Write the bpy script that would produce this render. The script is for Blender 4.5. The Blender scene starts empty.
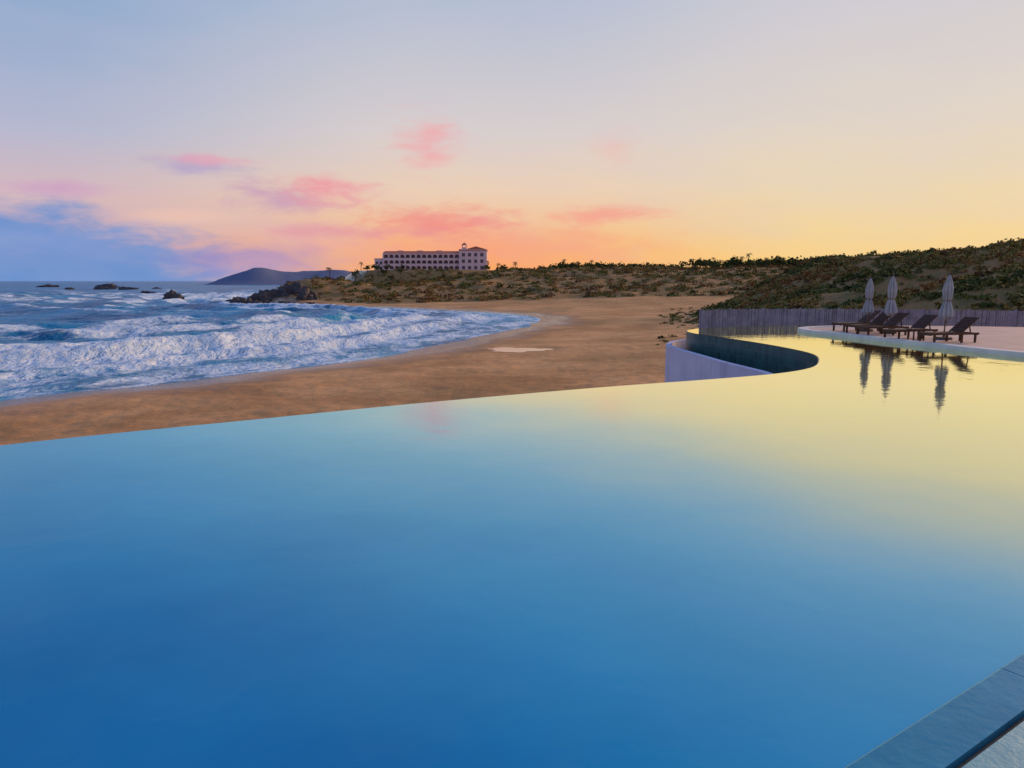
import bpy, bmesh, math, random
import numpy as np
from mathutils import Vector, Matrix
random.seed(7); rng=np.random.default_rng(7)
scene=bpy.context.scene
R=math.radians
try:
    scene.view_settings.view_transform='Standard'; scene.view_settings.look='None'; scene.view_settings.exposure=0
except Exception: pass

# ------------------------------------------------------------------ helpers
def s2l(c):
    o=[]
    for v in c[:3]:
        v=v/255.0
        o.append(v/12.92 if v<=0.04045 else ((v+0.055)/1.055)**2.4)
    return (o[0],o[1],o[2],1.0)

def vnoise(x,y,seed=0):
    x=np.asarray(x,dtype=np.float64); y=np.asarray(y,dtype=np.float64)
    xi=np.floor(x).astype(np.int64); yi=np.floor(y).astype(np.int64)
    fx=x-xi; fy=y-yi
    fx=fx*fx*(3-2*fx); fy=fy*fy*(3-2*fy)
    def h(a,b):
        n=(a*374761393+b*668265263+seed*1442695041)&0xffffffff
        n=((n^(n>>13))*1274126177)&0xffffffff
        n=(n^(n>>16))&0xffffffff
        return n/4294967295.0
    a=h(xi,yi);b=h(xi+1,yi);c=h(xi,yi+1);d=h(xi+1,yi+1)
    return (a*(1-fx)+b*fx)*(1-fy)+(c*(1-fx)+d*fx)*fy
def fbm(x,y,octv=4,seed=0):
    s=0;a=0.5;t=0
    for i in range(octv):
        s=s+a*vnoise(x*2**i+17.3*i,y*2**i-9.1*i,seed+i); t+=a; a*=0.5
    return s/t      # 0..1
def sstep(a,b,x):
    t=np.clip((x-a)/(b-a),0,1); return t*t*(3-2*t)
def catmull(pts,n=8,closed=False):
    P=[np.array(p,float) for p in pts]; out=[]
    N=len(P); rngi=range(N) if closed else range(N-1)
    for i in rngi:
        p1=P[i];p2=P[(i+1)%N]
        p0=P[i-1] if (closed or i>0) else 2*p1-p2
        p3=P[(i+2)%N] if (closed or i+2<N) else 2*p2-p1
        for k in range(n):
            t=k/n
            out.append(0.5*((2*p1)+(-p0+p2)*t+(2*p0-5*p1+4*p2-p3)*t*t+(-p0+3*p1-3*p2+p3)*t**3))
    if not closed: out.append(P[-1])
    return [tuple(o) for o in out]
def dist_poly(px,py,poly,closed=True):
    d=np.full(px.shape,1e18); n=len(poly)
    for i in range(n if closed else n-1):
        ax,ay=poly[i]; bx,by=poly[(i+1)%n]
        dx,dy=bx-ax,by-ay; L=dx*dx+dy*dy
        if L<1e-9: continue
        t=np.clip(((px-ax)*dx+(py-ay)*dy)/L,0,1)
        d=np.minimum(d,(px-ax-t*dx)**2+(py-ay-t*dy)**2)
    return np.sqrt(d)
def inside(px,py,poly):
    r=np.zeros(px.shape,bool); n=len(poly)
    for i in range(n):
        ax,ay=poly[i]; bx,by=poly[(i+1)%n]
        if ay==by: continue
        c=((ay>py)!=(by>py))&(px<(bx-ax)*(py-ay)/(by-ay)+ax)
        r^=c
    return r
def resample(pts,n):
    P=np.array(pts); s=np.concatenate([[0],np.cumsum(np.hypot(*(P[1:]-P[:-1]).T))])
    t=np.linspace(0,s[-1],n)
    return list(zip(np.interp(t,s,P[:,0]),np.interp(t,s,P[:,1])))
def offset(pts,d):   # + = to the right of travel direction
    out=[];n=len(pts)
    for i in range(n):
        a=pts[max(i-1,0)];b=pts[min(i+1,n-1)]
        dx,dy=b[0]-a[0],b[1]-a[1];L=math.hypot(dx,dy) or 1
        out.append((pts[i][0]+dy/L*d,pts[i][1]-dx/L*d))
    return out
def link(ob,parent=None):
    scene.collection.objects.link(ob)
    if parent: ob.parent=parent
    return ob
def mesh_obj(name,verts,faces,mat=None,smooth=False,parent=None):
    me=bpy.data.meshes.new(name)
    me.from_pydata([tuple(map(float,v)) for v in verts],[],[tuple(int(i) for i in f) for f in faces]); me.update()
    if mat: me.materials.append(mat)
    if smooth: me.polygons.foreach_set('use_smooth',[True]*len(me.polygons))
    return link(bpy.data.objects.new(name,me),parent)
def np_mesh(name,V,F,mat,smooth=True,attrs=None):
    me=bpy.data.meshes.new(name); nv=len(V);nf,k=F.shape
    me.vertices.add(nv); me.vertices.foreach_set('co',V.astype(np.float32).ravel())
    me.loops.add(nf*k); me.loops.foreach_set('vertex_index',F.astype(np.int32).ravel())
    me.polygons.add(nf); me.polygons.foreach_set('loop_start',np.arange(0,nf*k,k,dtype=np.int32))
    try: me.polygons.foreach_set('loop_total',np.full(nf,k,dtype=np.int32))
    except Exception: pass
    me.update(calc_edges=True); me.validate()
    me.polygons.foreach_set('use_smooth',np.full(nf,smooth))
    for an,av in (attrs or {}).items():
        at=me.attributes.new(an,'FLOAT','POINT'); at.data.foreach_set('value',av.astype(np.float32))
    me.materials.append(mat)
    return link(bpy.data.objects.new(name,me))
class MB:      # mesh builder
    def __init__(s): s.v=[];s.f=[];s.m=[]
    def add(s,v,f,m=0):
        o=len(s.v); s.v+= [tuple(p) for p in v]; s.f+=[tuple(i+o for i in q) for q in f]; s.m+=[m]*len(f)
    def box(s,x0,x1,y0,y1,z0,z1,m=0,M=None):
        v=[(x0,y0,z0),(x1,y0,z0),(x1,y1,z0),(x0,y1,z0),(x0,y0,z1),(x1,y0,z1),(x1,y1,z1),(x0,y1,z1)]
        if M: v=[tuple(M@Vector(p)) for p in v]
        s.add(v,[(0,3,2,1),(4,5,6,7),(0,1,5,4),(1,2,6,5),(2,3,7,6),(3,0,4,7)],m)
    def cyl(s,x,y,z0,z1,r0,r1,n=12,m=0):
        v=[(x+r0*math.cos(2*math.pi*i/n),y+r0*math.sin(2*math.pi*i/n),z0) for i in range(n)]+[(x+r1*math.cos(2*math.pi*i/n),y+r1*math.sin(2*math.pi*i/n),z1) for i in range(n)]
        s.add(v,[(i,(i+1)%n,n+(i+1)%n,n+i) for i in range(n)]+[tuple(range(n-1,-1,-1)),tuple(range(n,2*n))],m)
    def mesh(s,name,mats):
        me=bpy.data.meshes.new(name); me.from_pydata(s.v,[],s.f); me.update()
        for m in mats: me.materials.append(m)
        me.polygons.foreach_set('material_index',s.m); return me
    def obj(s,name,mats,parent=None): return link(bpy.data.objects.new(name,s.mesh(name,mats)),parent)
def ribbon(name,inner,outer,z0,z1,mat,parent=None,top_only=False):
    n=len(inner);V=[];F=[]
    for i in range(n):
        V+=[(inner[i][0],inner[i][1],z0),(inner[i][0],inner[i][1],z1),(outer[i][0],outer[i][1],z1),(outer[i][0],outer[i][1],z0)]
    for i in range(n-1):
        a=4*i;b=a+4
        if top_only: F.append((a+1,b+1,b+2,a+2)); continue
        F+=[(a,b,b+1,a+1),(a+1,b+1,b+2,a+2),(a+2,b+2,b+3,a+3)]
    if not top_only: F+=[(0,1,2,3),(4*n-1,4*n-2,4*n-3,4*n-4)]
    return mesh_obj(name,V,F,mat,parent=parent)
def slab(name,poly,z0,z1,mat,parent=None):
    n=len(poly)
    V=[(p[0],p[1],z1) for p in poly]+[(p[0],p[1],z0) for p in poly]
    F=[tuple(range(n))]+[(i,i+n,(i+1)%n+n,(i+1)%n) for i in range(n)]
    ob=mesh_obj(name,V,F,mat,parent=parent)
    bm=bmesh.new(); bm.from_mesh(ob.data); bmesh.ops.triangulate(bm,faces=[f for f in bm.faces if len(f.verts)>4]); bmesh.ops.recalc_face_normals(bm,faces=bm.faces); bm.to_mesh(ob.data); bm.free()
    return ob

# ------------------------------------------------------------------ node helper
class NT:
    def __init__(s,tree): s.t=tree; s.n=tree.nodes; s.l=tree.links
    def inp(s,sock,val):
        if val is None: return
        if isinstance(val,bpy.types.NodeSocket): s.l.new(val,sock)
        else:
            sock.default_value=val
    def m(s,op,a,b=None,c=None,clamp=False):
        n=s.n.new('ShaderNodeMath'); n.operation=op; n.use_clamp=clamp
        s.inp(n.inputs[0],a); s.inp(n.inputs[1],b); s.inp(n.inputs[2],c); return n.outputs[0]
    def mr(s,v,a,b,c=0.0,d=1.0,smooth=False):
        n=s.n.new('ShaderNodeMapRange'); n.interpolation_type='SMOOTHSTEP' if smooth else 'LINEAR'
        s.inp(n.inputs[0],v); n.inputs[1].default_value=a;n.inputs[2].default_value=b;n.inputs[3].default_value=c;n.inputs[4].default_value=d
        return n.outputs[0]
    def mix(s,f,a,b,mode='MIX'):
        n=s.n.new('ShaderNodeMix'); n.data_type='RGBA'; n.blend_type=mode
        s.inp(n.inputs[0],f); s.inp(n.inputs[6],a); s.inp(n.inputs[7],b); return n.outputs[2]
    def noise(s,scale,detail=4,rough=0.55,vec=None,dist=0.0):
        n=s.n.new('ShaderNodeTexNoise'); n.inputs['Scale'].default_value=scale;n.inputs['Detail'].default_value=detail
        n.inputs['Roughness'].default_value=rough;n.inputs['Distortion'].default_value=dist
        if vec is not None: s.l.new(vec,n.inputs['Vector'])
        return n.outputs[0]
    def attr(s,name):
        n=s.n.new('ShaderNodeAttribute'); n.attribute_name=name; return n.outputs['Fac']
    def ramp(s,f,stops):
        n=s.n.new('ShaderNodeValToRGB'); e=n.color_ramp.elements
        while len(e)<len(stops): e.new(0.5)
        for i,(p,c) in enumerate(stops): e[i].position=p; e[i].color=c
        s.inp(n.inputs[0],f); return n.outputs[0]
    def pos(s):
        return s.n.new('ShaderNodeNewGeometry').outputs['Position']
    def scalev(s,v,sc,rot=0):
        n=s.n.new('ShaderNodeMapping'); s.l.new(v,n.inputs[0]); n.inputs['Scale'].default_value=sc; n.inputs['Rotation'].default_value=(0,0,rot); return n.outputs[0]
    def bump(s,h,strength,dist=0.1,normal=None):
        n=s.n.new('ShaderNodeBump'); n.inputs['Strength'].default_value=strength;n.inputs['Distance'].default_value=dist
        s.l.new(h,n.inputs['Height'])
        if normal: s.l.new(normal,n.inputs['Normal'])
        return n.outputs[0]
def new_mat(name):
    m=bpy.data.materials.new(name); m.use_nodes=True; t=NT(m.node_tree)
    b=m.node_tree.nodes['Principled BSDF']; return m,t,b
def simple(name,c1,c2,scale=3,rough=0.8,bump=0.3,bd=0.02,spec=0.3):
    m,t,b=new_mat(name); p=t.pos(); n=t.noise(scale,6,0.6,p)
    t.inp(b.inputs['Base Color'],t.mix(t.mr(n,0.3,0.7),tuple(c1)+(1,),tuple(c2)+(1,)))
    b.inputs['Roughness'].default_value=rough; b.inputs['Specular IOR Level'].default_value=spec
    t.inp(b.inputs['Normal'],t.bump(t.noise(scale*4,5,0.6,p),bump,bd)); return m

# ------------------------------------------------------------------ world
w=bpy.data.worlds.new("World"); scene.world=w; w.use_nodes=True
t=NT(w.node_tree); bg=w.node_tree.nodes['Background']
SUN_AZ,SUN_EL=52.0,15.0
tc=t.n.new('ShaderNodeTexCoord').outputs['Generated']
sep=t.n.new('ShaderNodeSeparateXYZ'); t.l.new(tc,sep.inputs[0])
az=t.m('MULTIPLY',t.m('ARCTAN2',sep.outputs[0],sep.outputs[1]),57.2958)
el=t.m('MULTIPLY',t.m('ARCSINE',sep.outputs[2]),57.2958)
ef=t.m('DIVIDE',el,40.0,clamp=True)
def rp(cols): return t.ramp(ef,[(p,s2l(c)) for p,c in cols])
Lc=rp([(0,(150,160,205)),(.06,(208,170,183)),(.14,(214,184,188)),(.24,(180,184,208)),(.5,(122,164,206)),(1,(50,110,186))])
Cc=rp([(0,(255,166,84)),(.05,(252,178,110)),(.10,(246,194,146)),(.17,(238,208,180)),(.27,(218,208,206)),(.5,(178,190,212)),(1,(66,120,190))])
Rc=rp([(0,(254,206,112)),(.05,(248,210,136)),(.10,(241,212,158)),(.17,(234,213,180)),(.27,(226,213,198)),(.5,(204,203,214)),(1,(100,130,188))])
col=t.mix(t.mr(az,-34,-6,smooth=True),Lc,Cc)
col=t.mix(t.mr(az,0,24,smooth=True),col,Rc)
cv=t.n.new('ShaderNodeCombineXYZ'); t.l.new(az,cv.inputs[0]); t.l.new(el,cv.inputs[1])
cvs=t.scalev(cv.outputs[0],(0.28,0.9,1))
n1=t.noise(1.0,6,0.6,cvs,0.3); n2=t.noise(0.45,4,0.55,cvs,0.2)
def cloud(a0,e0,ra,re,soft,amp,strength,c):
    global col
    x=t.m('DIVIDE',t.m('SUBTRACT',az,a0),ra); y=t.m('DIVIDE',t.m('SUBTRACT',el,e0),re)
    r=t.m('SQRT',t.m('ADD',t.m('MULTIPLY',x,x),t.m('MULTIPLY',y,y)))
    v=t.m('ADD',t.m('SUBTRACT',1.0,r),t.m('MULTIPLY',t.m('SUBTRACT',n1,0.5),amp))
    k=t.mr(v,0.0,soft,0,strength,smooth=True)
    col=t.mix(k,col,s2l(c))
cloud(-2,2.6,18,2.6,1.0,1.2,0.6,(250,152,122))
cloud(-15,3.2,8,2.2,1.1,1.4,0.45,(226,165,180))
cloud(-41,0,25.5,6.4,0.40,0.7,0.94,(100,144,206))
cloud(-34,2.8,9,1.0,0.9,1.6,0.4,(136,160,214))
cloud(-19,1.5,8,1.8,0.9,0.8,0.65,(165,140,195))
cloud(-24,4.4,5.5,0.8,0.9,1.4,0.75,(240,196,175))
cloud(-31.5,5.9,6.6,0.75,1.0,1.7,0.7,(208,160,196))
cloud(-22.3,7.9,5.0,0.8,1.0,2.0,0.7,(176,158,200))
cloud(-21.2,8.3,4.2,0.55,1.0,1.9,0.7,(232,164,180))
cloud(-16.5,5.9,6.0,1.5,1.0,2.0,0.75,(196,150,186))
cloud(-13.6,6.5,4.6,1.6,1.0,2.0,0.85,(242,152,158))
cloud(-6.4,10.0,3.6,2.9,1.3,2.3,0.8,(244,166,168))
cloud(-5.5,4.5,8.5,1.7,1.0,2.0,0.85,(243,140,132))
cloud(6.8,4.9,5.6,1.1,1.0,1.9,0.8,(248,158,138))
cloud(7.6,9.8,2.8,2.4,1.4,1.8,0.42,(242,180,172))
cloud(-12,3.6,9,0.8,1.0,1.6,0.6,(228,148,160))
# gentle broad variation
col=t.mix(t.mr(n2,0.35,0.7,0,0.15),col,s2l((205,195,215)))
sky=t.n.new('ShaderNodeTexSky'); sky.sky_type='NISHITA'; sky.sun_disc=False
sky.sun_elevation=R(SUN_EL); sky.sun_rotation=R(SUN_AZ)
sk=t.mix(1.0,sky.outputs[0],(0.002,0.002,0.002,1),'MULTIPLY')
col=t.mix(1.0,col,sk,'ADD')
t.l.new(col,bg.inputs[0]); bg.inputs[1].default_value=0.98

sd=bpy.data.lights.new('sun','SUN'); sd.energy=3.0; sd.angle=R(12); sd.color=(1.0,0.58,0.28)
so=link(bpy.data.objects.new('sun',sd))
sdir=Vector((math.sin(R(SUN_AZ))*math.cos(R(SUN_EL)),math.cos(R(SUN_AZ))*math.cos(R(SUN_EL)),math.sin(R(SUN_EL))))
so.rotation_euler=(-sdir).to_track_quat('-Z','Y').to_euler()

# ------------------------------------------------------------------ camera
cam=bpy.data.cameras.new('camera'); cam.lens=26.0; cam.sensor_width=36; cam.clip_end=80000; cam.clip_start=0.05
co=link(bpy.data.objects.new('camera',cam)); co.location=(0,0,2.2); co.rotation_euler=(R(90-7.92),0,0); scene.camera=co

# ------------------------------------------------------------------ plan curves
SEA=-5.0
shore=catmull([(-200,-60),(-100,-5),(-60,18),(-38,36),(-30.8,44),(-23.4,55),(-13.4,69.6),(-8.2,84),(-3,103),(3,122),(5.5,145),(1,162),(-7.5,174),(-30,199),(-59,217),(-78,245),(-92,285),(-100,340),(-90,420),(-40,600)],5)
land=[(-6000,-600)]+shore+[(200,1500),(600,7000),(30000,30000),(30000,-30000),(-30000,-30000)]
upland=[(-98,300),(-84,262),(-66,236),(-35,219),(-5,219),(20,226),(44,222),(60,212),(66,195),(60,178),(45,163),(33,130),(27,100),(22,75),(17,55),(17,46),(24,41.5),(36,37),(60,30),(150,10),(400,-100),(20000,-100),(20000,20000),(600,6500),(180,1450),(-45,620),(-96,420),(-106,340)]
pool_edge=catmull([(-14,0),(-13,3.5),(-10.2,6.9),(-6.9,9.8),(-4.1,11.7),(-1.5,13.4),(1.83,15.3),(4.1,16.4),(6.3,17.6),(7.7,18.9),(8.6,20.6),(9.15,22.3),(9.2,24.0),(8.9,26.5),(8.3,29.3),(7.75,31.5),(7.9,33.3),(9.0,35),(11,36.3),(14,37.2),(18,37.4)],10)
rim=catmull([(-15.3,0),(-14.2,4.2),(-11.2,8.0),(-7.8,10.9),(-4.9,12.9),(-2.1,14.7),(1.2,16.6),(3.5,17.7),(5.5,18.8),(6.9,19.9),(7.75,21.2),(8.0,22.6),(7.8,24.2),(7.55,25.8),(7.35,28.0),(7.2,29.6),(7.05,31.4),(7.15,33.2),(8.1,35.3),(10,37.0),(14,38.2),(18,38.5)],10)
near=[(-14.0,-7.2),(-8,-3.25),(-3,0.06),(0,2.06),(1.54,3.1),(3.04,4.12),(5.5,5.75)]
near=near[:-1]+catmull([(5.5,5.75),(9,7.8),(13,9.4),(17,11.5),(18.2,14.5)],6)
deck_edge=catmull([(18.2,14.5),(16.9,17.5),(14.9,21.5),(13.9,25.2),(13.4,27.8),(12.95,30),(12.6,31.6),(12.8,33.0),(13.9,34.1),(16,34.9)],8)
pool_poly=pool_edge+[(18,35.0)]+deck_edge[::-1]+near[::-1]

def terrain(x,y):
    ds=dist_poly(x,y,shore,False); dl=np.where(inside(x,y,land),ds,-ds)
    dw=dl+(fbm(x/9,y/9,3,3)-0.5)*3.0+(fbm(x/30,y/30,2,5)-.5)*3*sstep(2,15,np.abs(dl))
    z=np.interp(dw,[-200,-40,0,15,35,60,100,300],[-16,-8,-5,-4.35,-3.7,-2.7,-1.6,-1.5])
    z=z+(fbm(x/3.5,y/3.5,4,11)-0.5)*0.22*sstep(4,12,dw)+(fbm(x/14,y/14,3,12)-0.5)*0.5*sstep(8,20,dw)
    z=z+(fbm(x/0.8,y/0.8,3,14)-0.5)*0.13*sstep(3,9,dw)*sstep(140,60,y)
    du=dist_poly(x,y,upland); iu=inside(x,y,upland); du=np.where(iu,du,-du)
    du=du+(fbm(x/16,y/16,4,21)-0.5)*9*sstep(30,60,y)
    north=sstep(165,215,y)
    Lw=np.interp(y,[0,90,140,175],[44,42,22,20])*(1-north)+130*north
    Hh=9.0*(1-north)+9.6*north
    up=sstep(0,1,du/Lw)
    h=Hh*(0.35*np.clip(du/Lw,0,1)+0.65*up)
    # bluff ends towards the north-east valley
    h=h*(1-0.25*sstep(150,185,y)*(1-north))
    gul=np.abs(fbm(x/22,y/22,4,31)-0.5)*2
    h=h+(-gul*2.2+0.5+(fbm(x/6,y/6,4,33)-0.5)*1.3)*sstep(0,12,du)*np.where(y>30,1,0.3)
    # rocky point
    g=np.exp(-(((x+74)/17)**2+((y-272)/26)**2)); h=h+g*(5.5+3.0*(fbm(x/7,y/7,4,41)-0.5))
    g2=np.exp(-(((x+55)/22)**2+((y-262)/18)**2)); h=h+g2*2.2
    z=z+h*np.where(dl>-2,1,0)
    # level pad for the hotel
    hp=sstep(70,45,np.hypot((x+48)/1.0,(y-462)/1.0)); z=z*(1-hp)+8.5*hp
    # tide pool hollow
    tp=sstep(1.7,1.0,np.hypot((x-0.6)/3.0,(y-72.6)/3.6)); z=z*(1-tp)+(-4.52)*tp
    # excavation for pool and terraces
    ex=(inside(x,y,site)|(dist_poly(x,y,site)<0.6))
    z=np.where(ex,np.minimum(z,-2.9),z)
    return z,dl,du
site=[(-15.3,-20)]+rim+[(18,37.4),(26,34.2),(40,29),(46,26),(46,-20)]

def polar(name,azs,rs,zf,mat,wrap=False):
    A,Rr=np.meshgrid(np.radians(azs),rs,indexing='ij')
    X=(np.sin(A)*Rr).ravel(); Y=(np.cos(A)*Rr).ravel()
    Z,attrs,dxy=zf(X,Y)
    if dxy is not None: X=X+dxy[0];Y=Y+dxy[1]
    na,nr=len(azs),len(rs)
    i=np.arange(na if wrap else na-1)[:,None]; j=np.arange(nr-1)[None,:]
    i2=(i+1)%na
    F=np.stack([i*nr+j,i*nr+j+1,i2*nr+j+1,i2*nr+j],-1).reshape(-1,4)[:,::-1]
    V=np.stack([X,Y,Z],-1)
    F=F[:,::-1]
    ob=np_mesh(name,V,F,mat,True,attrs)
    return ob

# ground material
mg,t,b=new_mat('sand_and_scrub_ground'); p=t.pos()
sh=t.attr('shore'); vg=t.attr('veg')
nA=t.noise(0.12,5,0.6,p); nB=t.noise(1.3,6,0.7,p); nC=t.noise(7,5,0.75,p); nD=t.noise(0.045,3,0.5,p)
sand=t.mix(t.mr(nA,0.38,0.62),(0.52,0.25,0.085,1),(0.82,0.43,0.17,1))
dry=t.mr(sh,14.0,45.0,0.35,0.9)
sand=t.mix(t.m('MULTIPLY',t.mr(nB,0.42,0.62,0,0.7),dry),sand,(0.26,0.16,0.05,1))
sand=t.mix(t.m('MULTIPLY',t.mr(nC,0.48,0.68,0,0.7),dry),sand,(0.12,0.09,0.03,1))
sand=t.mix(t.mr(nD,0.5,0.65,0,0.35),sand,(0.22,0.16,0.055,1))
wetm=t.mr(t.m('ADD',sh,t.m('MULTIPLY',t.m('SUBTRACT',nA,0.5),14.0)),1.0,9.5,1,0,smooth=True)
sand=t.mix(t.m('MULTIPLY',wetm,0.8),sand,(0.20,0.10,0.05,1))
scr=t.mix(t.mr(nB,0.35,0.65),(0.38,0.18,0.06,1),(0.16,0.14,0.04,1))
scr=t.mix(t.mr(nA,0.45,0.65,0,0.6),scr,(0.48,0.22,0.08,1))
vm=t.mr(t.m('ADD',vg,t.m('MULTIPLY',t.m('SUBTRACT',nB,0.5),10.0)),-1.0,3.0,0,1,smooth=True)
t.inp(b.inputs['Base Color'],t.mix(vm,sand,scr))
t.inp(b.inputs['Roughness'],t.mr(wetm,0,1,0.95,0.12)); b.inputs['Specular IOR Level'].default_value=0.35
bb=t.bump(nB,0.7,0.15); t.inp(b.inputs['Normal'],t.bump(nC,0.6,0.04,bb))
def zf_ground(X,Y):
    z,dl,du=terrain(X,Y); return z,{'shore':dl,'veg':du},None
azs=np.concatenate([np.arange(-180,-50,2.5),np.arange(-50,50,0.16),np.arange(50,180,2.5)])
rs=np.concatenate([np.geomspace(1.0,8,8)[:-1],np.geomspace(8,520,330),np.geomspace(560,14000,28)])
polar('beach_ground',azs,rs,zf_ground,mg,True)

# ------------------------------------------------------------------ sea
ms,t,b=new_mat('sea_water'); p=t.pos(); fo=t.attr('foam'); dp=t.attr('deep')
wv=t.scalev(p,(1,0.55,1),R(-35))
f1=t.noise(0.26,8,0.62,wv,0.9); f2=t.noise(1.8,6,0.65,p,0.4)
fm=t.m('ADD',fo,t.m('ADD',t.m('MULTIPLY',t.m('SUBTRACT',f1,0.5),2.1),t.m('MULTIPLY',t.m('SUBTRACT',f2,0.5),0.4)))
fm=t.mr(fm,0.36,0.84,0,1,smooth=True)
n3=t.noise(0.05,5,0.6,wv)
wc=t.mix(dp,(0.0,0.40,0.66,1),(0.0,0.27,0.55,1))
wc=t.mix(t.mr(n3,0.38,0.62,0,0.85),wc,(0.0,0.09,0.25,1))
fcol=t.mix(t.mr(f2,0.3,0.7),(0.50,0.76,0.98,1),(0.92,0.97,0.98,1))
t.inp(b.inputs['Base Color'],t.mix(fm,wc,fcol))
t.inp(b.inputs['Roughness'],t.mr(fm,0,1,0.3,0.9)); b.inputs['IOR'].default_value=1.33
t.inp(b.inputs['Specular IOR Level'],t.mr(fm,0,1,0.14,0.03))
b.inputs['Specular Tint'].default_value=(0.3,0.8,1.0,1)
w1=t.noise(0.9,6,0.65,wv,0.3); bb=t.bump(w1,1.0,0.8); w2=t.noise(0.18,5,0.6,wv); bb=t.bump(w2,1.0,2.6,bb)
t.inp(b.inputs['Normal'],t.bump(fm,0.5,0.12,bb))
def zf_sea(X,Y):
    ds=dist_poly(X,Y,shore,False); d=np.where(inside(X,Y,land),-ds,ds)
    d2=d+(fbm(X/22,Y/22,3,51)-0.5)*14*sstep(2,15,d)+(fbm(X/80,Y/80,2,52)-0.5)*16*sstep(15,50,d)
    z=np.zeros_like(X); foam=np.zeros_like(X)
    seg=fbm(X/13,Y/13,3,55)
    for c,wd,hh,fa in [(4,2.2,0.18,0.4),(12,3.0,0.6,0.85),(22,3.6,1.25,1.1),(34,4.5,1.0,0.85),(50,6,1.0,0.66),(70,7,0.9,0.55),(95,9,1.0,0.52),(125,10,1.1,0.45),(165,12,1.3,0.42),(215,14,1.4,0.40),(280,16,1.5,0.36),(360,20,1.5,0.32)]:
        q=(d2-c)/wd
        prof=np.where(q<0,np.exp(-(q*1.9)**2),np.exp(-(q*0.9)**2))
        amp=0.35+1.1*fbm(X/28+c,Y/28,2,60+int(c))
        z+=prof*hh*amp*sstep(0,4,d)
        foam=np.maximum(foam,np.where(q<0,np.exp(-(q*0.55)**2),np.exp(-(q*2.2)**2))*fa*(0.45+1.0*sstep(0.35,0.62,seg if c<30 else fbm(X/15+c,Y/15,3,70+int(c)))))
    surf=sstep(46,22,d2)*sstep(0.3,1.5,d)
    foam=np.maximum(foam,surf*(0.46+0.34*fbm(X/6,Y/6,3,81)))
    foam=np.maximum(foam,0.72*sstep(2.2,0.0,np.abs(d-0.2)))
    # turbulence
    z+=(fbm(X/1.6,Y/1.6,4,90)-0.5)*0.6*np.clip(foam,0,1)*sstep(0.5,6,d)
    z+=(fbm(X/7,Y/4,4,91)-0.5)*0.9*sstep(8,40,d)*sstep(900,200,np.hypot(X,Y))
    # foam around the rocky point
    rp_=np.exp(-(((X+88)/18)**2+((Y-262)/34)**2)); foam=np.maximum(foam,rp_*(0.3+0.7*fbm(X/6,Y/6,3,95)))
    return SEA+z,{'foam':foam,'deep':sstep(15,70,d)},None
azs=np.concatenate([np.arange(-130,-42,1.0),np.arange(-42,14,0.12)])
rs=np.concatenate([np.geomspace(24,480,430),np.geomspace(500,60000,40)])
polar('sea_water',azs,rs,zf_sea,ms)

# ------------------------------------------------------------------ pool
mp,t,b=new_mat('pool_water'); p=t.pos()
r1=t.noise(0.35,4,0.5,p)
# pool blue; yellow sunset-sky reflection painted into the colour toward the far right
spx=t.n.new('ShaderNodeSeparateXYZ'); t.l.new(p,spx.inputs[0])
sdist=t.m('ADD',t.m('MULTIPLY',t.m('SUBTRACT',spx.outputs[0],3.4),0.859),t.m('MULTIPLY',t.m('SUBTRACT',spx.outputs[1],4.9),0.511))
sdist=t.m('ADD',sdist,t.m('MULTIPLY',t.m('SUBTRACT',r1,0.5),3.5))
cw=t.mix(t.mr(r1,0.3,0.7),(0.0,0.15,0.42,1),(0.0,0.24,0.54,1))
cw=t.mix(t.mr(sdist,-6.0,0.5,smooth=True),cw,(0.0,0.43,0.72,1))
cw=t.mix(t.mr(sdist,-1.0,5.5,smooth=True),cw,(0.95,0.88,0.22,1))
tint=t.mix(t.mr(sdist,-5.0,4.0,smooth=True),(0.52,0.98,1.0,1),(1.0,1.0,0.68,1))  # gloss tinted yellow on the right to paint in the sunset glow
rn=t.noise(2.6,4,0.55,p,0.2); rn2=t.noise(0.7,3,0.5,p,0.1)
nrm=t.bump(rn,0.16,0.02,t.bump(rn2,0.12,0.05))
t.inp(b.inputs['Base Color'],cw); b.inputs['Roughness'].default_value=0.6; b.inputs['Specular IOR Level'].default_value=0.0
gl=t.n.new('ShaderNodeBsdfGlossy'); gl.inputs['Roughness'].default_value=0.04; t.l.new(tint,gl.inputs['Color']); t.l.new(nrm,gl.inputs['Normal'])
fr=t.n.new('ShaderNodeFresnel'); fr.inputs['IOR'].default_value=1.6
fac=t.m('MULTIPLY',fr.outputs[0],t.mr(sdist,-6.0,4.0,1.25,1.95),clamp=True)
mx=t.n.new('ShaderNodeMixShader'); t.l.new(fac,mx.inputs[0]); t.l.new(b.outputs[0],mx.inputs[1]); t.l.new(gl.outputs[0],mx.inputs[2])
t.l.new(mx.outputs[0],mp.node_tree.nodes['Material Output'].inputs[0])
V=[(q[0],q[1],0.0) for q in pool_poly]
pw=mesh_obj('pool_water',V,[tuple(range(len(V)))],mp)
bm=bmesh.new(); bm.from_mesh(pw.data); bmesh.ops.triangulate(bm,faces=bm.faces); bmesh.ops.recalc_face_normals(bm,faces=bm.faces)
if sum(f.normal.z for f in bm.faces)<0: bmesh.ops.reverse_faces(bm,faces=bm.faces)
bm.to_mesh(pw.data); bm.free()

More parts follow.
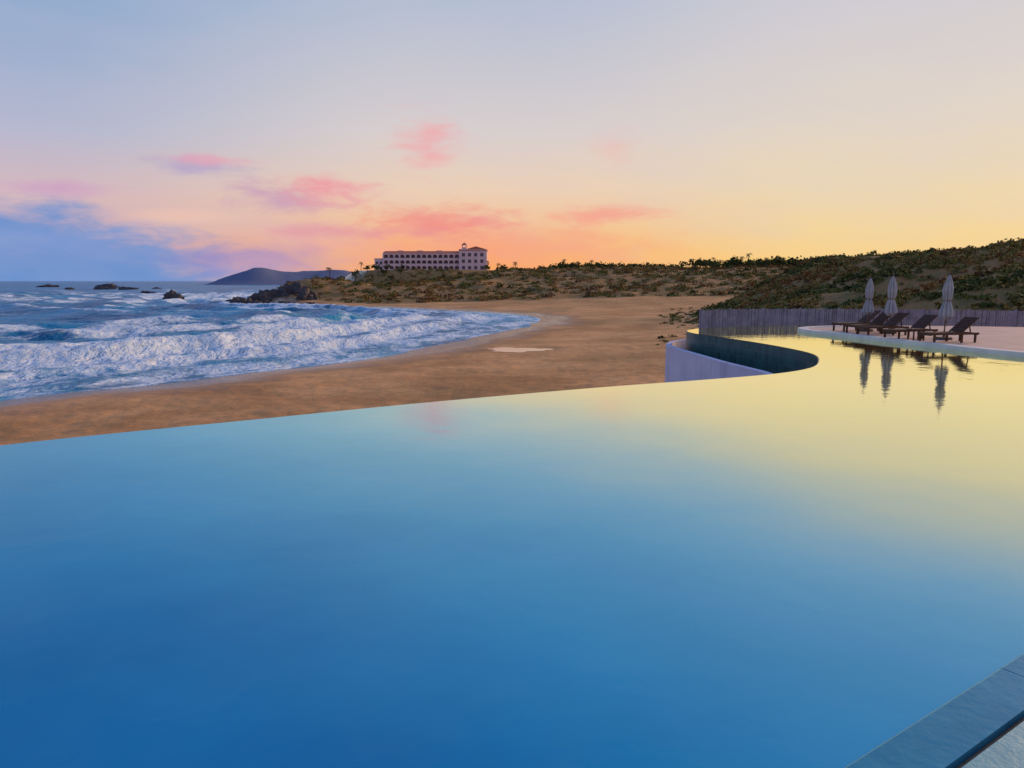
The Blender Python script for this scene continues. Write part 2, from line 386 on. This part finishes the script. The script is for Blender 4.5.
# dark mosaic tile
mt,t,b=new_mat('dark_mosaic_tile'); p=t.pos()
br=t.n.new('ShaderNodeTexBrick')
sp=t.n.new('ShaderNodeSeparateXYZ'); t.l.new(p,sp.inputs[0]); cb=t.n.new('ShaderNodeCombineXYZ')
t.l.new(t.m('SUBTRACT',sp.outputs[1],sp.outputs[0]),cb.inputs[0]); t.l.new(sp.outputs[2],cb.inputs[1]); t.l.new(cb.outputs[0],br.inputs['Vector'])
br.inputs['Scale'].default_value=1.0; br.inputs['Brick Width'].default_value=0.3; br.inputs['Row Height'].default_value=0.3; br.offset=0.0; br.inputs['Mortar Size'].default_value=0.01
br.inputs['Color1'].default_value=(0.008,0.06,0.06,1); br.inputs['Color2'].default_value=(0.02,0.11,0.10,1); br.inputs['Mortar'].default_value=(0.07,0.12,0.11,1)
t.inp(b.inputs['Base Color'],br.outputs[0]); b.inputs['Roughness'].default_value=0.3; b.inputs['Specular IOR Level'].default_value=0.3
t.inp(b.inputs['Normal'],t.bump(t.noise(6,4,0.6,t.scalev(p,(1,1,0.15))),0.3,0.03))
# white plaster with weather streaks
mwht,t,b=new_mat('white_plaster'); p=t.pos()
st_=t.noise(2.5,5,0.6,t.scalev(p,(1,1,0.12))); sb=t.noise(0.8,4,0.5,p)
c_=t.mix(t.mr(sb,0.3,0.7),(0.54,0.54,0.72,1),(0.68,0.68,0.84,1)); c_=t.mix(t.mr(st_,0.5,0.75,0,0.55),c_,(0.32,0.33,0.42,1))
t.inp(b.inputs['Base Color'],c_); b.inputs['Roughness'].default_value=0.85; t.inp(b.inputs['Normal'],t.bump(t.noise(9,4,.6,p),.3,.01))
mstone=simple('wet_stone',(0.01,0.22,0.36),(0.04,0.32,0.46),2.5,0.22,0.4,0.01,0.3)
mslab=simple('deck_stone',(0.50,0.38,0.31),(0.66,0.50,0.41),1.2,0.75,0.3,0.01)
mnear=simple('damp_deck_stone',(0.12,0.42,0.46),(0.26,0.56,0.55),6.0,0.6,0.6,0.01)
mrim=simple('pale_coping_stone',(0.62,0.60,0.60),(0.80,0.77,0.74),2.0,0.6,0.2,0.005)
mdark=simple('drain_shadow',(0.02,0.05,0.06),(0.04,0.09,0.10),5,0.8,0.2)

pe=pool_edge
ribbon('infinity_pool_wall',offset(pe,0.25),offset(pe,-0.03),-3.3,-0.012,mt)
N=200; a=resample(offset(pe,-0.05),N); c=resample(rim,N)
cbs=link(bpy.data.objects.new('catch_basin',None))
ribbon('parapet',rim,offset(rim,-0.22),-4.2,-0.6,mwht,cbs)
mtr,t,b=new_mat('trough_water'); b.inputs['Base Color'].default_value=(0.02,0.07,0.09,1); b.inputs['Roughness'].default_value=0.05
V=[];F=[]
for i in range(N): V+=[(a[i][0],a[i][1],-1.05),(c[i][0],c[i][1],-1.05)]
for i in range(N-1): F.append((2*i,2*i+2,2*i+3,2*i+1))
mesh_obj('trough',V,F,mtr,parent=cbs)

# near coping and deck (camera side)
cop=link(bpy.data.objects.new('pool_coping',None))
nr=resample(near,160)
o0=offset(nr,-0.02);o1=offset(nr,0.25);o2=offset(nr,0.30);o3=offset(nr,0.31)
def stone_strip(name,A,B,z0,z1,mat,parent,every,gap=0.002):
    A=np.array(A);B=np.array(B);mb=MB();n=len(A)
    i=0
    while i+every<n:
        k0,k1=i,i+every
        dz=random.uniform(-.002,.002)
        for k in range(k0,k1):
            a0=A[k].copy();a1=A[k+1].copy();b0=B[k].copy();b1=B[k+1].copy()
            if k==k0: d=(a1-a0)/np.linalg.norm(a1-a0); a0+=d*gap; b0+=d*gap
            if k==k1-1: d=(a1-a0)/np.linalg.norm(a1-a0); a1-=d*gap; b1-=d*gap
            ia0=a0+(b0-a0)*.07; ia1=a1+(b1-a1)*.07
            v=[(*a0,z0),(*a1,z0),(*b1,z0),(*b0,z0),(*ia0,z1+dz),(*ia1,z1+dz),(*b1,z1+dz),(*b0,z1+dz),(*a0,z1-.015),(*a1,z1-.015)]
            f=[(4,5,6,7),(0,1,9,8),(8,9,5,4),(2,3,7,6)]
            if k==k0: f.append((3,0,8,4,7))
            if k==k1-1: f.append((1,2,6,5,9))
            mb.add(v,f)
        i+=every
    return mb.obj(name,[mat],parent)
stone_strip('coping_stones',o0,o1,-0.4,0.012,mstone,cop,9)
ribbon('drain_channel',offset(nr,0.05),offset(nr,0.5),-0.45,-0.03,mdark,cop)
npoly=o2+[(30,11),(30,-22),(-14,-22)]
slab('near_deck_ground',npoly,-0.5,0.022,mnear)
# far terrace
dk=link(bpy.data.objects.new('sun_terrace',None))
fdeck=deck_edge+[(18,35.2),(21,34.8),(28,32.6),(40,28),(46,25),(46,11.2),(30,11.2),(18.6,14.2)]
slab('terrace_slab',fdeck,-3.2,0.11,mslab,dk)
dd=resample(deck_edge,60)
ribbon('terrace_coping',offset(dd,0.32),offset(dd,-0.05),-0.1,0.145,mrim,dk)

# ------------------------------------------------------------------ fence
mf=simple('weathered_grey_wood',(0.20,0.19,0.25),(0.34,0.32,0.40),3,0.85,0.4,0.01)
fl=resample(catmull([(9.6,37.5),(11.2,38.4),(14,39.2),(19,39.0),(25,36.6),(33,33.4),(42,29.4),(47,27)],10),400)
mb=MB()
for i,(x,y) in enumerate(fl[:-1]):
    x2,y2=fl[i+1]; ang=math.atan2(y2-y,x2-x); h=0.76+random.uniform(-0.02,0.02)
    M=Matrix.Translation((x,y,0))@Matrix.Rotation(ang,4,'Z')@Matrix.Rotation(random.uniform(-.01,.01),4,'Y')
    wd=0.046+random.uniform(-.005,.003)
    v=[(-wd,-.012,-1.2),(wd,-.012,-1.2),(wd,.012,-1.2),(-wd,.012,-1.2),(-wd,-.012,h-.02),(wd,-.012,h-.02),(wd,.012,h-.02),(-wd,.012,h-.02),(0,-.012,h),(0,.012,h)]
    mb.add([tuple(M@Vector(q)) for q in v],[(0,1,5,8,4),(2,3,7,9,6),(1,2,6,9,8,5),(3,0,4,8,9,7)])
    if i%20==0: mb.box(-.05,.05,.045,.14,-1.2,.80,0,M)
for z in (0.1,0.52):
    for i in range(0,len(fl)-1):
        x,y=fl[i];x2,y2=fl[i+1]; ang=math.atan2(y2-y,x2-x); L=math.hypot(x2-x,y2-y)
        M=Matrix.Translation((x,y,0))@Matrix.Rotation(ang,4,'Z'); mb.box(0,L,.014,.044,z,z+.08,0,M)
mb.obj('picket_fence',[mf])

# ------------------------------------------------------------------ loungers
mw=simple('dark_teak',(0.055,0.022,0.012),(0.11,0.045,0.022),12,0.55,0.3,0.004)
mb=MB()
for s in (-0.31,0.31):
    mb.box(-0.98,0.95,s-.02,s+.02,0.27,0.34)
    for lx in (-0.85,0.25,0.8): mb.box(lx-.035,lx+.035,s-.022-(.012 if s<0 else -.012),s+.022+(.012 if s>0 else -.012),0,0.30)
for i in range(13): x=-0.93+i*0.095; mb.box(x-.036,x+.036,-.285,.285,.325,.348)
mb.box(-.97,-.93,-.29,.29,.25,.33); mb.box(.9,.94,-.29,.29,.25,.33)
B=Matrix.Translation((0.28,0,0.345))@Matrix.Rotation(R(-38),4,'Y')
for s in (-.27,.27): mb.box(0,.82,s-.02,s+.02,-.02,.02,0,B)
for i in range(8): x=.06+i*.1; mb.box(x-.036,x+.036,-.248,.248,.0,.026,0,B)
Pp=Matrix.Translation((0.72,0,0.29))@Matrix.Rotation(R(-105),4,'Y')
for s in (-.2,.2): mb.box(0,.36,s-.015,s+.015,-.015,.015,0,Pp)
lm=mb.mesh('lounge_chair',[mw])
for k,(x,y,yaw) in enumerate([(14.6,31.4,14),(14.6,30.2,17),(14.5,29.0,12),(14.65,27.2,18),(15.05,25.5,13)]):
    o=link(bpy.data.objects.new('lounge_chair',lm)); o.location=(x,y,0.112); o.rotation_euler=(0,0,R(yaw))
mb=MB(); mb.box(-.22,.22,-.22,.22,.38,.41)
for a_ in (-.18,.18):
    for b_ in (-.18,.18): mb.box(a_-.02,a_+.02,b_-.02,b_+.02,0,.38)
o=mb.obj('side_table',[mw]); o.location=(14.4,26.35,.112)

# ------------------------------------------------------------------ closed umbrellas
mc=simple('grey_canvas',(0.34,0.33,0.36),(0.48,0.46,0.48),4,0.9,0.3,0.01)
mpole=simple('umbrella_pole',(0.12,0.07,0.05),(0.18,0.11,0.07),8,0.6,0.1)
mb=MB()
mb.cyl(0,0,0,.09,.3,.28,20,1); mb.cyl(0,0,.09,.32,.045,.04,12,1); mb.cyl(0,0,.3,2.42,.024,.024,10,1)
prof=[(0.78,.15),(0.85,.20),(1.1,.17),(1.33,.12),(1.42,.085),(1.5,.12),(1.75,.15),(2.0,.125),(2.2,.075),(2.33,.035),(2.36,.01)]
n=48; V=[];F=[]
for k,(z,r) in enumerate(prof):
    for i in range(n):
        a_=2*math.pi*i/n; rr=r*(1+.30*math.cos(8*a_+0.3*k*0.3)+0.06*math.sin(3*a_+k)); zz=z+(0.06*math.cos(8*a_+1) if k==0 else 0)
        V.append((rr*math.cos(a_),rr*math.sin(a_),zz))
for k in range(len(prof)-1):
    for i in range(n): F.append((k*n+i,k*n+(i+1)%n,(k+1)*n+(i+1)%n,(k+1)*n+i))
mb.add(V,F,0); mb.cyl(0,0,1.39,1.45,.105,.105,14,1); mb.cyl(0,0,2.42,2.5,.03,.005,8,1)
um=mb.mesh('patio_umbrella',[mc,mpole])
for i,(x,y,s) in enumerate([(14.95,31.2,.94),(15.25,29.9,.97),(15.6,26.7,.98)]):
    o=link(bpy.data.objects.new('patio_umbrella',um)); o.location=(x,y,.112); o.rotation_euler=(R(.6*i-.5),R(1-.8*i),i*1.1); o.scale=(s,s,s)

# ------------------------------------------------------------------ tide pool
mtp,t,b=new_mat('tide_pool_water'); b.inputs['Base Color'].default_value=(0.34,0.26,0.24,1); b.inputs['Roughness'].default_value=0.12; b.inputs['IOR'].default_value=1.6
pts=[]
for i in range(80):
    a_=2*math.pi*i/80; r=1+.16*math.sin(3*a_+1)+.10*math.sin(7*a_)+.05*math.sin(13*a_+2); pts.append((0.6+3.0*r*math.cos(a_),72.6+2.4*r*math.sin(a_),-4.49))
mesh_obj('tide_pool',pts,[tuple(range(80))],mtp)

# ------------------------------------------------------------------ scrub
mv,t,b=new_mat('scrub_foliage'); tn=t.attr('tone'); p=t.pos()
c=t.ramp(tn,[(0,(0.035,0.05,0.014,1)),(.2,(0.10,0.12,0.028,1)),(.45,(0.22,0.19,0.05,1)),(.7,(0.34,0.20,0.06,1)),(.9,(0.30,0.12,0.04,1)),(1,(0.12,0.05,0.025,1))])
c=t.mix(t.mr(t.noise(2.0,3,.5,p),.3,.7,0,.35),c,(0.05,0.055,0.018,1))
t.inp(b.inputs['Base Color'],c); b.inputs['Roughness'].default_value=0.85; b.inputs['Specular IOR Level'].default_value=0.15
def bush_template(nf,seed,tall=0.8,hollow=0.35):
    r=np.random.default_rng(seed)
    u=r.normal(size=(nf,3)); u/=np.linalg.norm(u,axis=1)[:,None]; u[:,2]=np.abs(u[:,2])
    lob=1+0.35*np.sin(u[:,0]*4+seed)*np.cos(u[:,1]*5+seed*2)
    rad=(hollow+(1-hollow)*r.random(nf)**0.5)*lob
    c=u*rad[:,None]; c[:,2]*=tall
    nn=u+r.normal(size=(nf,3))*0.6; nn/=np.linalg.norm(nn,axis=1)[:,None]
    t1=np.cross(nn,r.normal(size=(nf,3))); t1/=np.linalg.norm(t1,axis=1)[:,None]; t2=np.cross(nn,t1)
    s=(0.10+0.13*r.random(nf))[:,None]
    q=np.stack([c-t1*s-t2*s*.6,c+t1*s-t2*s*.7,c+t1*s*.8+t2*s*.7,c-t1*s*.7+t2*s],1)
    return q.reshape(-1,3)
def scatter(name,X,Y,Z,S,nf=44,tall=0.8,tones=None,seed=1):
    T=[bush_template(nf,k+seed*10,tall) for k in range(8)]
    n=len(X); ids=rng.integers(0,8,n); th=rng.random(n)*6.283
    out=np.zeros((n,nf*4,3))
    for k in range(8):
        m=ids==k
        if not m.any(): continue
        tt=T[k][None]; cs=np.cos(th[m])[:,None];sn=np.sin(th[m])[:,None]
        sx=S[m][:,None]
        out[m,:,0]=(tt[...,0]*cs-tt[...,1]*sn)*sx+X[m][:,None]
        out[m,:,1]=(tt[...,0]*sn+tt[...,1]*cs)*sx+Y[m][:,None]
        out[m,:,2]=tt[...,2]*sx+Z[m][:,None]
    V=out.reshape(-1,3); F=np.arange(len(V)).reshape(-1,4)
    tone=np.repeat((rng.random(n) if tones is None else tones),nf*4)
    return np_mesh(name,V,F,mv,False,{'tone':np.clip(tone,0,1)})
def cand(n,x0,x1,y0,y1,dens):
    x=rng.uniform(x0,x1,n); y=rng.uniform(y0,y1,n); z,dl,du=terrain(x,y)
    k=(du>0.5+2*rng.random(n))&(dl>3)&(fbm(x/10,y/10,3,101)>dens+0.22*rng.random(n)-0.11)
    return x[k],y[k],z[k]
x,y,z=cand(10500,16,100,40,190,0.33)
tn=np.clip(fbm(x/12,y/12,3,7)*1.3-0.15+rng.normal(size=len(x))*0.2,0,1)
scatter('hillside_shrubs',x,y,z-0.1,rng.uniform(.3,0.85,len(x))*(1+.004*y),38,0.7,tn,1)
x,y,z=cand(7000,-100,170,205,420,0.38)
tn=np.clip(fbm(x/25,y/25,3,8)*1.3-.15+rng.normal(size=len(x))*0.25,0,1)
scatter('headland_shrubs',x,y,z-0.15,rng.uniform(.7,1.9,len(x)),28,0.65,tn,2)
x=rng.uniform(14,45,500);y=rng.uniform(42,160,500);z,dl,du=terrain(x,y);k=(du>-6)&(du<2);x,y,z=x[k],y[k],z[k]
scatter('dune_plants',x,y,z-.05,rng.uniform(.25,.6,len(x)),36,0.7,rng.random(len(x))*.5,3)
# distant tree belts
tx=[];ty=[];ts=[]
for (x0,x1,y0,y1,n,s0,s1) in [(22,50,400,420,30,1.8,3.0),(50,90,395,430,40,1.6,2.6),(88,145,330,390,80,1.6,3.3),(-15,25,420,440,26,1.5,2.6),(-95,-60,405,430,14,1.4,2.2),(-90,-64,285,300,20,1.3,2.5),(-60,-20,330,360,10,1.0,1.8)]:
    for _ in range(n):
        tx.append(random.uniform(x0,x1));ty.append(random.uniform(y0,y1));ts.append(random.uniform(s0,s1))
tx=np.array(tx);ty=np.array(ty);ts=np.array(ts);tz,_,_=terrain(tx,ty)
tr=scatter('distant_trees',tx,ty,tz+ts*0.6,ts,70,1.0,rng.random(len(tx))*.15,4)
mtk=simple('bark',(0.06,0.04,0.03),(0.10,0.07,0.05),4,0.9,0.4,0.03)
mb=MB()
for i in range(len(tx)): mb.cyl(tx[i],ty[i],tz[i]-.3,tz[i]+ts[i]*1.3,.16,.08,6)
mb.obj('trunks',[mtk],tr)

# palms
mpf=simple('palm_frond',(0.03,0.045,0.018),(0.06,0.075,0.025),3,0.7,0.2)
def palm_mesh(seed,H):
    r=random.Random(seed); mb=MB(); n=8; segs=10; lean=r.uniform(-.08,.08)
    ring=[]
    for k in range(segs+1):
        q=k/segs; cx=lean*H*q*q; rr=.2*(1-.45*q)+(.02 if k%2 else 0)
        ring.append([(cx+rr*math.cos(2*math.pi*i/n),rr*math.sin(2*math.pi*i/n),H*q-.4*(1-q)) for i in range(n)])
    mb.add([v for q in ring for v in q],[(k*n+i,k*n+(i+1)%n,(k+1)*n+(i+1)%n,(k+1)*n+i) for k in range(segs) for i in range(n)],0)
    top=Vector((lean*H,0,H))
    for f in range(20):
        a_=2*math.pi*f/20+r.uniform(-.15,.15); up=r.uniform(-.35,1.1); L=r.uniform(1.7,2.3)
        dirh=Vector((math.cos(a_),math.sin(a_),0)); side=Vector((-math.sin(a_),math.cos(a_),0)); P=[]
        for k in range(8):
            q=k/7; P.append(top+dirh*(L*q*math.cos(up*.6)*(1-.15*q))+Vector((0,0,L*(math.sin(up)*q-0.85*q*q))))
        for k in range(7):
            c0=P[k];c1=P[k+1]
            for sg in (-1,1):
                wv_=.42*math.sin(math.pi*min(.97,(k+.7)/7.6))
                tip=c1+side*sg*wv_+Vector((0,0,-wv_*.55))+(c1-c0)*.4
                mb.add([tuple(c0),tuple(c0+(c1-c0)*.6),tuple(tip)],[(0,1,2)],1)
    return mb.mesh('palm_tree',[mtk,mpf])
pms=[palm_mesh(i,h) for i,h in enumerate((4.2,5.2,6.2))]
plist=[(-78,292),(-74,300),(-70,288),(-66,305),(-62,296),(-58,310),(-92,430),(-88,436),(-14,432),(-8,436),(2,440),(95,352),(100,360),(106,345),(113,358),(119,350),(124,366),(28,410),(36,408),(44,412)]
for i,(px,py) in enumerate(plist):
    zz=float(terrain(np.array([px],float),np.array([py],float))[0][0])
    o=link(bpy.data.objects.new('palm_tree',pms[i%3])); o.location=(px,py,zz); o.rotation_euler=(0,0,random.uniform(0,6)); s=random.uniform(.8,1.15); o.scale=(s,s,s)

# ------------------------------------------------------------------ hotel
mh=simple('pink_stucco',(0.68,0.48,0.54),(0.78,0.57,0.62),0.3,0.85,0.1,0.02)
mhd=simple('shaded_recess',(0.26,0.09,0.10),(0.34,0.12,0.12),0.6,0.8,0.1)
mgl,t,b=new_mat('window_glass'); b.inputs['Base Color'].default_value=(0.05,0.04,0.07,1); b.inputs['Roughness'].default_value=0.1
mro=simple('clay_tile_roof',(0.46,0.12,0.07),(0.56,0.18,0.11),1.0,0.85,0.3,0.05)
hotel=link(bpy.data.objects.new('hotel_building',None)); hotel.location=(-77.3,450,8.0); hotel.scale=(.915,.915,.93)
mb=MB()
Wl=50.0; st=3.6; nb=14; bw=Wl/nb
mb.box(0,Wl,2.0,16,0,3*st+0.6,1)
for s in range(4): mb.box(-.2,Wl,0,2.0,s*st-.0,s*st+.45,0)
mb.box(-.2,Wl,-.15,.3,3*st+.45,3*st+.8,0)
for s in range(3):
    for i in range(nb+1):
        x=i*bw; mb.box(x-.42,x+.42,0.03,1.98,s*st+.45,(s+1)*st,0)
    for i in range(nb):
        x0=i*bw+.42;x1=(i+1)*bw-.42; ztop=(s+1)*st; r=(x1-x0)/2; cx=(x0+x1)/2; zc=ztop-r*.75-.15
        K=8; v=[];f=[]
        for k in range(K+1):
            a_=math.pi*k/K; xx=cx-r*math.cos(a_); za=zc+r*.75*math.sin(a_); v+=[(xx,.06,za),(xx,.06,ztop),(xx,.5,za),(xx,.5,ztop)]
        for k in range(K): o_=4*k; f+=[(o_,o_+4,o_+5,o_+1),(o_,o_+2,o_+6,o_+4)]
        mb.add(v,f,0)
        mb.box(x0,x1,.10,.22,s*st+.45,s*st+1.35,0)
        mb.box(x0+.35,x1-.35,1.94,1.99,s*st+.45,s*st+2.6,2)
mb.box(-6,-.25,1.5,14,0,2*st+.8,0)
for s in range(2):
    for i in range(2): mb.box(-5.2+i*2.6,-3.6+i*2.6,1.44,1.52,s*st+1.0,s*st+2.8,2)
mb.box(-6.2,-.25,1.3,14.2,2*st+.8,2*st+1.2,0)
for x in (8,21,34): mb.box(x,x+4,9.2,13,3*st+.6,3*st+2.9,0)
mb.add([(-.3,-.4,3*st+.82),(Wl,-.4,3*st+.82),(Wl,9,3*st+2.5),(-.3,9,3*st+2.5)],[(0,1,2,3)],3)
bx0,bx1=Wl+.02,Wl+18
mb.box(bx0,bx1,-3,17,0,13.2,0)
mb.box(bx0-.3,bx1+.3,-3.3,17.3,13.2,13.6,3)
mb.box(bx0+.0,bx1,-2.9,-2.5,13.6,14.2,0)
for s in range(3):
    for i in range(4):
        x=bx0+1.8+i*4.0
        mb.box(x,x+2.0,-3.06,-2.98,s*4.1+1.3,s*4.1+3.4,2); mb.box(x-.15,x+2.15,-3.18,-2.98,s*4.1+1.1,s*4.1+1.28,0)
gx=(bx0+bx1)/2+2
v=[(gx-6,-3.2,14.2),(gx+6,-3.2,14.2),(gx,-3.2,15.8),(gx-6,2,14.2),(gx+6,2,14.2),(gx,2,15.8)]
mb.add(v,[(0,1,2),(0,2,5,3),(1,4,5,2),(3,5,4)],3)
tx0=bx0+1.5
mb.box(tx0,tx0+3,3,6,13.6,15.5,0)
for a_ in (0,2.5):
    for b_ in (3,5.5): mb.box(tx0+a_,tx0+a_+.5,b_,b_+.5,15.5,16.9,0)
mb.box(tx0-.2,tx0+3.2,2.8,6.2,16.9,17.2,0)
mb.add([(tx0-.2,2.8,17.2),(tx0+3.2,2.8,17.2),(tx0+3.2,6.2,17.2),(tx0-.2,6.2,17.2),(tx0+1.5,4.5,18.6)],[(0,1,4),(1,2,4),(2,3,4),(3,0,4)],3)
mb.obj('hotel_shell',[mh,mhd,mgl,mro],hotel)

# ------------------------------------------------------------------ rocks
mr=simple('dark_sea_rock',(0.035,0.03,0.035),(0.09,0.07,0.07),0.8,0.6,0.8,0.2)
def rock(x,y,sx,sy,sz,seed,z=SEA):
    bm=bmesh.new(); bmesh.ops.create_icosphere(bm,subdivisions=4,radius=1)
    P=np.array([v.co[:] for v in bm.verts])
    d=1+1.1*(fbm(P[:,0]*1.5+seed*7,P[:,1]*1.5+P[:,2]*1.7,4,seed)-.5)+.7*(fbm(P[:,0]*4+seed,P[:,1]*4-P[:,2]*4,3,seed+9)-.5)
    for v,k in zip(bm.verts,d): v.co*=k; v.co.x*=sx;v.co.y*=sy;v.co.z*=sz
    me=bpy.data.meshes.new('sea_rock'); bm.to_mesh(me); bm.free(); me.materials.append(mr)
    o=link(bpy.data.objects.new('sea_rock',me)); o.location=(x,y,z)
for i,(x,y,sx,sy,sz) in enumerate([(-129,283,3.4,3,2.8),(-420,774,12,7,4),(-309,600,7,5,2.8),(-350,640,9,5,2.5),(-290,610,5,5,2),(-104,318,4,4,1.6),(-98,262,3.2,3,1.6),(-90,246,3,4,2.0),(-84,232,3.4,3,2.4),(-76,224,3,3,2.0),(-92,278,4,5,3),(-66,218,2.4,2.2,1.7),(-88,262,4,5,4),(-80,246,4,4,4),(-205,420,4,3,1.8),(-560,900,12,8,3),(-58,214,1.8,1.6,1.2),(-72,212,1.5,1.6,1.1),(-380,640,4,4,1.8),(-330,655,3,4,2.0),(-135,300,2,2,1.2),(-74,250,6,5,6),(-82,272,6,6,6),(-66,240,5,4,4)]):
    rock(x,y,sx,sy,sz,i+3,SEA-.3)

# ------------------------------------------------------------------ distant hills
md=simple('distant_hill',(0.10,0.14,0.25),(0.14,0.18,0.29),0.01,0.95,0.2,1)  # atmospheric haze put into the bluish base colour
xs=np.linspace(-760,500,260); ys=np.linspace(1380,2100,60)
X,Y=np.meshgrid(xs,ys,indexing='ij')
Zh=-9+0*X
for cx,cy,wx,wy,h in [(-545,1480,50,60,20),(-500,1500,38,70,25),(-452,1560,45,80,22),(-380,1600,60,90,27),(-250,1700,160,120,24),(0,1800,200,130,26),(250,1800,200,130,24)]:
    Zh=Zh+h*np.exp(-((X-cx)/wx)**2-((Y-cy)/wy)**2)
Zh=Zh+(fbm(X/30,Y/30,4,201)-.5)*6*sstep(-7,4,Zh)
nx,ny=X.shape; i=np.arange(nx-1)[:,None];j=np.arange(ny-1)[None,:]
F=np.stack([i*ny+j,(i+1)*ny+j,(i+1)*ny+j+1,i*ny+j+1],-1).reshape(-1,4)
np_mesh('distant_hills',np.stack([X.ravel(),Y.ravel(),Zh.ravel()],-1),F,md,True)
